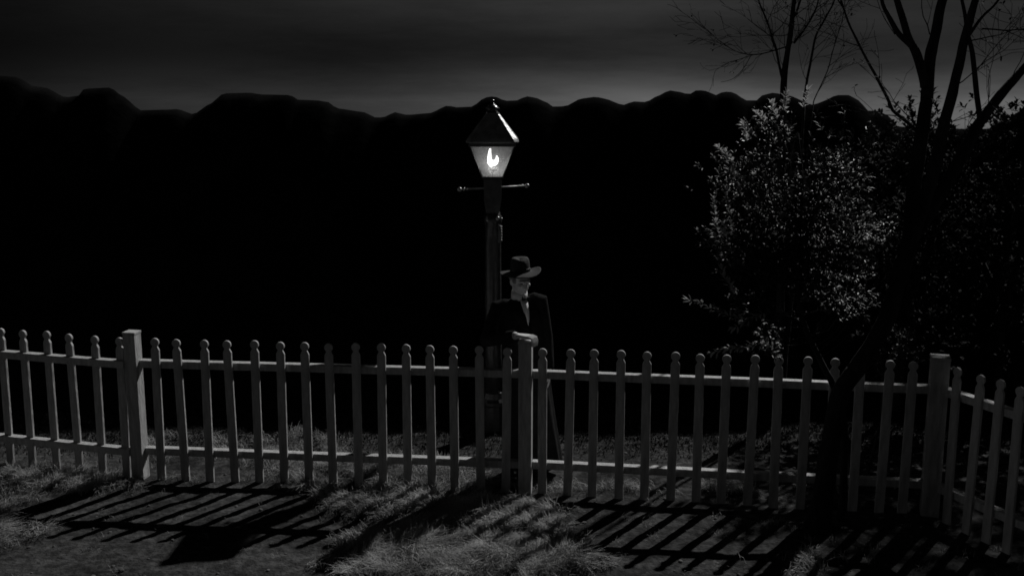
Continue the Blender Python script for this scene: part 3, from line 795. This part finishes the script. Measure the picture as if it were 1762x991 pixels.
simple_limb([(2.856, 7.760, 1.911), (2.926, 7.700, 2.304), (2.987, 7.650, 2.642), (3.022, 7.600, 3.010), (3.079, 7.600, 3.329), (3.131, 7.600, 3.643), (3.182, 7.600, 3.914), (3.210, 7.600, 4.444)], 0.056, 0.018, 7)
simple_limb([(2.904, 7.780, 2.123), (3.158, 7.900, 2.494), (3.347, 8.000, 2.785), (3.479, 8.050, 3.017), (3.656, 8.100, 3.229), (3.815, 8.150, 3.398), (4.169, 8.200, 3.800)], 0.056, 0.024, 8)
simple_limb([(3.464, 8.050, 2.996), (3.396, 8.000, 3.250), (3.322, 7.950, 3.498), (3.244, 7.900, 3.699), (3.195, 7.900, 3.900), (3.107, 7.900, 4.296)], 0.022, 0.009, 9)
simple_limb([(2.760, 7.900, 3.084), (2.620, 7.850, 3.311), (2.466, 7.800, 3.533), (2.350, 7.800, 3.753), (2.279, 7.800, 3.931)], 0.012, 0.006, 10)
simple_limb([(3.028, 7.900, 2.875), (2.894, 7.900, 2.980), (2.760, 7.900, 3.084)], 0.014, 0.012, 10)
simple_limb([(3.150, 7.600, 3.604), (3.238, 7.620, 3.722), (3.346, 7.650, 3.833), (3.484, 7.700, 4.078)], 0.012, 0.006, 12)
lv = []
mb = MB()
for (p, d, L, r, dep) in (((2.349, 7.800, 3.773), (-.5, 0, .8), .7, .006, 2), ((2.466, 7.800, 3.533), (-.8, 0, .3), .5, .004, 2), ((3.244, 7.620, 3.644), (.9, 0, -.1), .55, .006, 2), ((3.170, 7.600, 3.565), (1, .2, 0.2), .45, .005, 2),
                          ((3.037, 8.020, 3.624), (-.3, 0, .8), .5, .005, 2), ((3.319, 8.000, 2.871), (.3, .3, .8), .5, .004, 1), ((3.539, 8.100, 3.080), (.2, .2, .9), .6, .004, 2), ((3.694, 8.100, 3.292), (0, 0, 1), .6, .004, 2),
                          ((3.065, 7.600, 3.250), (.7, 0, .6), .6, .005, 2), ((2.725, 7.850, 3.616), (-.6, 0, .6), .5, .004, 2), ((2.946, 7.900, 2.959), (-.6, -.1, .5), .5, .005, 2), ((2.801, 7.900, 3.043), (-.9, -.1, .1), .4, .004, 2),
                          ((3.023, 7.650, 2.989), (.9, 0.1, .3), .4, .004, 2), ((3.395, 8.000, 3.375), (.7, 0.1, .7), .6, .004, 2)):
    twigs(mb, Vector(p) - Vector(T), Vector(d), L, r, dep, lv)
mb.build('twigs', M['bark'], t1, False)
V, F = [], []
for p, d in lv[:70]: sprig(V, F, p, d, 0.02, 2, 0.035, 0.008)
leafmesh('leaves', V, F, M['dead_leaf'], t1)

# leafy evergreen, slender stem forking out of the same spot, leaning left over the fence
T2 = (2.52, 7.72, 0.0)
t2 = empty('leafy_tree', T2)
tag(t2, 'leafy evergreen tree with narrow leaves, crown hanging over the fence left of the bare tree', 'tree')
mb = MB()
stem, sr_ = limb(mb, local([(2.50, 7.72, -0.05), (2.51, 7.72, 0.3), (2.49, 7.74, 0.75), (2.415, 7.760, 1.030), (2.321, 7.800, 1.221), (2.216, 7.820, 1.417), (2.130, 7.820, 1.682), (2.092, 7.800, 2.077), (2.105, 7.800, 2.504), (2.051, 7.800, 2.922)], T2), 0.032, 0.012, 0.006, 5, 10, 20)
mb.build('trunk', M['bark'], t2, True)
cc = Vector((2.085, 7.800, 2.227)) - Vector(T2)
def outline(a):
    """half width of the crown towards angle a (0 = right, 90 = up), metres"""
    pts = [(-180, .66), (-150, .78), (-120, .95), (-90, .98), (-60, .90), (-30, .80), (0, .72), (30, .70), (60, .80), (90, 1.02), (120, .86), (150, .72), (180, .66)]
    a = ((a + 180) % 360) - 180
    for (a0, r0), (a1, r1) in zip(pts, pts[1:]):
        if a0 <= a <= a1: return r0 + (r1 - r0) * (a - a0) / (a1 - a0)
V, F = [], []
br = MB()
nsp = 0
clumps = []
while len(clumps) < 74:
    d = Vector((rnd.gauss(0, 1), rnd.gauss(0, 1), rnd.gauss(0, 1))).normalized()
    a = math.degrees(math.atan2(d.z, d.x))
    hr_ = sqrt(d.x * d.x + d.z * d.z)
    rad = 1.0 / sqrt((hr_ / outline(a)) ** 2 + (d.y / 0.45) ** 2)
    p = cc + d * rad * rnd.random() ** 0.42 * rnd.uniform(0.84, 1.04)
    if all((p - c_[0]).length > 0.115 for c_ in clumps): clumps.append((p, rnd.uniform(0.07, 0.14), d))
while nsp < 2100:
    cp, cr0, d = clumps[int(rnd.random() * len(clumps))]
    off = Vector((rnd.gauss(0, 1), rnd.gauss(0, 1), rnd.gauss(0, 0.85))) * cr0 * 0.75
    p = cp + off
    d = (d + off * 5).normalized()
    nsp += 1
    dr = (d * 0.9 + Vector((rnd.gauss(0, .4), rnd.gauss(0, .4), rnd.gauss(0, .35) + 0.45)))
    sprig(V, F, p, dr, 0.055, rnd.randint(5, 9), 0.049, 0.0070)
    if rnd.random() < 0.15:
        # twig back towards the stem
        q = min(stem, key=lambda s: (s - (p - Vector((0, 0, .25)))).length)
        mid = (p * 0.5 + q * 0.5) + Vector((0, 0, -0.05))
        br.tube(wob([q, mid, p], 0.02, 3, nsp), [0.006, 0.005, 0.005, 0.004, 0.003, 0.003, 0.002], 4)
leafmesh('crown', V, F, M['leaf'], t2)
V, F = [], []
# long shoots standing clear of the crown on its left side, and low sprays, coloured pale as if side lit
for (p0, p1, n) in (((1.585, 7.600, 2.023), (1.510, 7.600, 2.254), 5), ((1.681, 7.600, 2.523), (1.551, 7.550, 2.650), 4), ((1.707, 7.600, 2.890), (1.631, 7.600, 2.962), 4), ((1.621, 7.600, 1.726), (1.513, 7.600, 1.939), 4), ((1.890, 7.700, 2.987), (1.844, 7.700, 3.097), 3), ((1.616, 7.750, 2.675), (1.485, 7.700, 2.795), 3), ((1.598, 7.700, 2.219), (1.527, 7.650, 2.497), 6), ((1.680, 7.750, 2.841), (1.658, 7.700, 2.918), 3), ((1.512, 7.700, 2.050), (1.439, 7.650, 2.414), 5), ((1.821, 7.750, 2.944), (1.747, 7.700, 3.048), 3),
                    ((1.611, 7.700, 1.879), (1.465, 7.650, 2.163), 4), ((1.957, 7.900, 3.043), (1.981, 7.900, 3.167), 4), ((2.104, 7.900, 3.063), (2.131, 7.900, 3.188), 3),
                    ((1.743, 7.700, 1.532), (1.311, 7.650, 1.725), 6), ((1.964, 7.700, 1.357), (1.780, 7.650, 1.404), 4), ((1.780, 7.650, 1.404), (1.500, 7.600, 1.364), 6), ((1.883, 7.600, 1.683), (1.626, 7.550, 1.566), 4)):
    V, F = [], []
    p0 = Vector(p0) - Vector(T2); p1 = Vector(p1) - Vector(T2)
    sb_ = MB(); sb_.tube(wob([p0, p1], 0.008, 4, n), 0.003, 4)
    for i in range(n):
        t = (i + 1) / n
        sprig(V, F, p0.lerp(p1, t) + Vector((rnd.uniform(-.01, .01),) * 3), (p1 - p0) + Vector((0, -0.05, 0.03)), 0.05, 8, 0.055, 0.0085, 0.7)
    sb_.build('stem', M['bark'], leafmesh('lit_side_shoot', V, F, M['lit_side_leaf'], t2))
br.build('twigs', M['bark'], t2, False)

# thin sapling far behind, bare fan of twigs against the sky
T3 = (2.62, 10.2, 0.0)
t3 = empty('bare_sapling', T3)
tag(t3, 'thin bare sapling with a wide fan of fine twigs against the sky', 'tree')
mb = MB()
limb(mb, local([(2.62, 10.2, -0.05), (2.60, 10.2, 1.2), (2.540, 10.200, 2.820), (2.529, 10.200, 3.170), (2.534, 10.200, 3.409), (2.573, 10.200, 3.725), (2.591, 10.200, 4.038), (2.593, 10.200, 4.652)], T3), 0.045, 0.016, 0.012, 5, 9, 31)
mb.build('trunk', M['bark'], t3, True)
lims = [([(2.517, 10.200, 3.330), (2.452, 10.200, 3.568), (2.354, 10.200, 3.830), (2.270, 10.200, 4.038), (2.168, 10.200, 4.448)], .014, .005),
        ([(2.757, 10.300, 3.169), (2.797, 10.300, 3.464), (2.829, 10.300, 3.677), (2.916, 10.300, 3.888), (2.994, 10.300, 4.045), (3.052, 10.300, 4.357)], .013, .006),
        ([(2.610, 10.200, 3.647), (2.705, 10.200, 3.778), (2.779, 10.200, 3.908), (2.815, 10.200, 4.038), (2.836, 10.200, 4.346)], .011, .005),
        ([(2.875, 10.400, 3.114), (2.963, 10.400, 3.331), (3.018, 10.400, 3.547), (3.100, 10.400, 3.841), (3.126, 10.400, 4.053)], .006, .003),
        ([(2.579, 10.200, 3.830), (2.627, 10.200, 3.960), (2.671, 10.200, 4.141), (2.698, 10.200, 4.448)], .012, .006),
        ([(2.568, 10.200, 3.620), (2.419, 10.200, 3.578), (2.259, 10.200, 3.547), (2.096, 10.200, 3.568), (1.931, 10.200, 3.662), (1.777, 10.200, 3.778)], .008, .003),
        ([(2.391, 10.200, 3.715), (2.489, 10.200, 3.804), (2.539, 10.200, 3.882)], .005, .003), ([(2.232, 10.200, 3.547), (2.166, 10.200, 3.436), (2.062, 10.200, 3.330), (1.944, 10.200, 3.293)], .004, .002),
        ([(2.800, 10.200, 3.908), (2.944, 10.200, 3.830), (3.108, 10.200, 3.767)], .004, .002)]
for i, (pp, a_, b_) in enumerate(lims):
    mb = MB(); limb(mb, local(pp, T3), a_, b_, 0.012, 5, 6, 40 + i); mb.build('limb', M['bark'], t3, True)
# the second stem reaches the ground behind the crown
mb = MB(); limb(mb, local([(2.66, 10.2, 0.3), (2.72, 10.25, 1.5), (2.757, 10.300, 3.169)], T3), 0.024, 0.014, 0.01, 5, 7, 50); limb(mb, local([(2.70, 10.24, 1.2), (2.875, 10.400, 3.114)], T3), 0.012, 0.006, 0.01, 5, 6, 51)
mb.build('side_stem', M['bark'], t3, True)
mb = MB(); lv = []
for i, (pp, a_, b_) in enumerate(lims[:6]):
    P_ = wob(local(pp, T3), 0.0, 4)
    for k in range(2, len(P_), 2):
        d = (P_[k] - P_[k - 1]).normalized() + Vector((rnd.uniform(-.9, .9), rnd.uniform(-.4, .4), rnd.uniform(-.3, .5)))
        twigs(mb, P_[k], d, rnd.uniform(.25, .5), .0035, 2, lv, 0.6)
for k in range(9):
    p = Vector((2.534, 10.200, 3.409)).lerp(Vector((2.591, 10.200, 4.038)), k / 8) - Vector(T3)
    twigs(mb, p, Vector((rnd.uniform(-1, 1), rnd.uniform(-.4, .4), rnd.uniform(.1, .9))), rnd.uniform(.3, .6), .004, 2, lv)
mb.build('twigs', M['bark'], t3, False)
V, F = [], []
for p, d in lv[::5]: sprig(V, F, p, d, 0.02, 2, 0.035, 0.010)
leafmesh('leaves', V, F, M['dead_leaf'], t3)

# dense trees and shrubs behind the corner
def bushy(name, base, label, cat, cen, r, count, leafL, leafW, material, trunk_r, seed, group=None, thresh=-0.05, size=0.06):
    global rnd
    rnd = random.Random(seed)
    root = empty(name, base)
    tag(root, label, cat, group)
    bc_ = Vector(cen) - Vector(base)
    mb = MB()
    st, _ = limb(mb, [Vector((0, 0, -0.04)), bc_ * 0.45 + Vector((0.03, 0, 0)), bc_], trunk_r, trunk_r * 0.4, 0.02, 5, 8, seed)
    for k in range(7):
        a = k * 2.4; q = bc_ + Vector((r[0] * .6 * cos(a), r[1] * .6 * sin(a), r[2] * rnd.uniform(-.3, .6)))
        limb(mb, [st[5 + k % 4], (st[7] + q) / 2 + Vector((0, 0, .05)), q], trunk_r * .45, trunk_r * .12, 0.02, 4, 6, seed + k)
    mb.build('trunk', M['bark'], root, True)
    V, F = [], []; c = 0
    while c < count:
        d = Vector((rnd.gauss(0, 1), rnd.gauss(0, 1), rnd.gauss(0, 1))).normalized()
        k = rnd.random() ** 0.42
        lump = 1 + 0.22 * noise.noise(d * 2.2 + Vector((seed, 0, 0))) + 0.15 * noise.noise(d * 5.0 + Vector((seed, 3, 0)))
        p = bc_ + Vector((d.x * r[0], d.y * r[1], d.z * r[2])) * k * lump
        if p.z < 0.05: continue
        if noise.noise(p * 2.7 + Vector((seed, 1, 0))) + 0.5 * noise.noise(p * 6.0) < thresh: continue
        c += 1
        sprig(V, F, p, d + Vector((rnd.gauss(0, .5), rnd.gauss(0, .5), rnd.gauss(0, .4) + .3)), size, rnd.randint(5, 8), leafL, leafW)
    leafmesh('crown', V, F, material, root)
    return root
g_ = 'dark trees behind the fence corner'
bushy('broadleaf_tree', (3.9, 10.55, 0), 'dark dense tree rising directly behind the trunk fork of the bare tree', 'tree', (3.913, 10.550, 1.838), (0.72, 0.6, 1.32), 1200, 0.06, 0.014, M['leaf_dark'], 0.06, 61, g_)
bushy('broadleaf_tree', (5.0, 10.6, 0), 'dark dense tree at the right edge, behind the side run of the fence', 'tree', (4.807, 10.600, 1.715), (0.86, 0.7, 1.36), 1400, 0.065, 0.015, M['leaf_dark'], 0.07, 62, g_)
bushy('broadleaf_tree', (6.6, 11.0, 0), 'dark dense tree just past the right edge, outermost of the corner trees', 'tree', (6.6, 11.0, 1.7), (0.8, 0.8, 1.5), 900, 0.07, 0.016, M['leaf_dark'], 0.07, 63, g_)
bushy('shade_canopy_tree', (9.0, 13.2, 0), 'unseen tall tree added beyond the right edge, its high canopy shading the corner', 'tree', (8.2, 12.8, 5.85), (1.8, 1.7, 1.2), 1900, 0.09, 0.024, M['leaf_dark'], 0.12, 65)  # out of view, added so its canopy shades the fence corner
bushy('round_shrub', (3.02, 8.75, 0), 'small rounded shrub showing above the fence rail left of the corner post', 'shrub', (3.184, 8.750, 1.039), (0.20, 0.2, 0.24), 190, 0.035, 0.010, M['leaf'], 0.018, 64, size=0.03)

# ------------------------------------------------------------------ grass and pebbles
rnd = random.Random(5)
V, F = [], []
def blade(x, y, z, h, w, lean, a, curl):
    dx, dy = cos(a), sin(a); sx, sy = -dy * w, dx * w
    n = len(V)
    p1 = (x + dx * h * lean * .35, y + dy * h * lean * .35, z + h * .5 * (1 - lean * .3))
    p2 = (x + dx * h * lean * (1.0 + curl), y + dy * h * lean * (1.0 + curl), z + h * (1 - lean * .62))
    V.extend([(x - sx, y - sy, z - .005), (x + sx, y + sy, z - .005), (p1[0] + sx * .8, p1[1] + sy * .8, p1[2]), (p1[0] - sx * .8, p1[1] - sy * .8, p1[2]), p2])
    F.extend([(n, n + 1, n + 2, n + 3), (n + 3, n + 2, n + 4)])
cnt = 0; tries = 0
while cnt < 52000 and tries < 900000:
    tries += 1
    x = rnd.uniform(-5.2, 3.4); y = rnd.uniform(6.4, 9.8)
    d = grassy(x, y)
    if rnd.random() > d * d * 0.9: continue
    cnt += 1
    cl_ = noise.noise(Vector((x * 3.4, y * 3.4, 20)))
    a = 2 * pi * noise.noise(Vector((x * 1.4, y * 1.4, 40))) * 1.5 + rnd.gauss(0, 0.9)
    h = (0.05 + 0.15 * rnd.random() ** 1.4) * (0.8 + 0.8 * max(0, cl_)) * (0.55 + 0.45 * d)
    blade(x, y, gz(x, y), h, rnd.uniform(.0016, .0036), min(0.99, abs(rnd.gauss(.72, .28))), a, rnd.uniform(0, .5))
me = D.meshes.new('grass'); me.from_pydata(V, [], F); me.update()
tag(put('grass', me, M['grass']), 'tangled dry grass tufts growing in front of and along the fence', 'grass', kind='stuff')
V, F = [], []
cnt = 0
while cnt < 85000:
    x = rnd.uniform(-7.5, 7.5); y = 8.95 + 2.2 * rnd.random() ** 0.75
    dn = min(1.0, max(0.0, (y - 8.95 + 0.4 * noise.noise(Vector((x * 1.3, y * 2.0, 70)))) / 0.9))  # cover thickens with distance, putting the fade of light into colour
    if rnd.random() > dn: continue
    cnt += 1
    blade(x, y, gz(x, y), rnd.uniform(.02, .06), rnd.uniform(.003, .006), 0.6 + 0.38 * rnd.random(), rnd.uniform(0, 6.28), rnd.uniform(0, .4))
me = D.meshes.new('added_falloff_weeds'); me.from_pydata(V, [], F); me.update()
tag(put('added_falloff_weeds', me, M['falloff_weed']), 'low weeds added behind the fence, darkened to imitate light fading towards the hills', 'added_falloff_weeds', kind='stuff')
V, F = [], []
# sparse single tufts
for k in range(260):
    x0 = rnd.uniform(-5, 3.6); y0 = rnd.uniform(6.6, 10.5)
    if grassy(x0, y0) > .3: continue
    for j in range(rnd.randint(6, 22)):
        x = x0 + rnd.gauss(0, .03); y = y0 + rnd.gauss(0, .03)
        blade(x, y, gz(x, y), rnd.uniform(.02, .06), .0016, rnd.uniform(.3, .95), rnd.uniform(0, 6.28), .2)
me = D.meshes.new('scattered_tufts'); me.from_pydata(V, [], F); me.update()
tag(put('scattered_tufts', me, M['grass']), 'sparse single blades of grass scattered over the bare earth', 'grass tufts', kind='stuff')
mb = MB()
for k in range(1500):
    x = rnd.uniform(-4.6, 4.2); y = rnd.uniform(6.6, 10.8)
    r = 0.003 + 0.014 * rnd.random() ** 5
    mb.ell((x, y, gz(x, y) + r * .25), (r * rnd.uniform(.8, 1.5), r * rnd.uniform(.8, 1.5), r * rnd.uniform(.5, .9)), Matrix.Rotation(rnd.uniform(0, 3), 3, 'Z'), 7, 5)
tag(mb.build('pebbles', M['pebble']), 'small pale pebbles scattered over the bare earth', 'pebbles', kind='stuff')
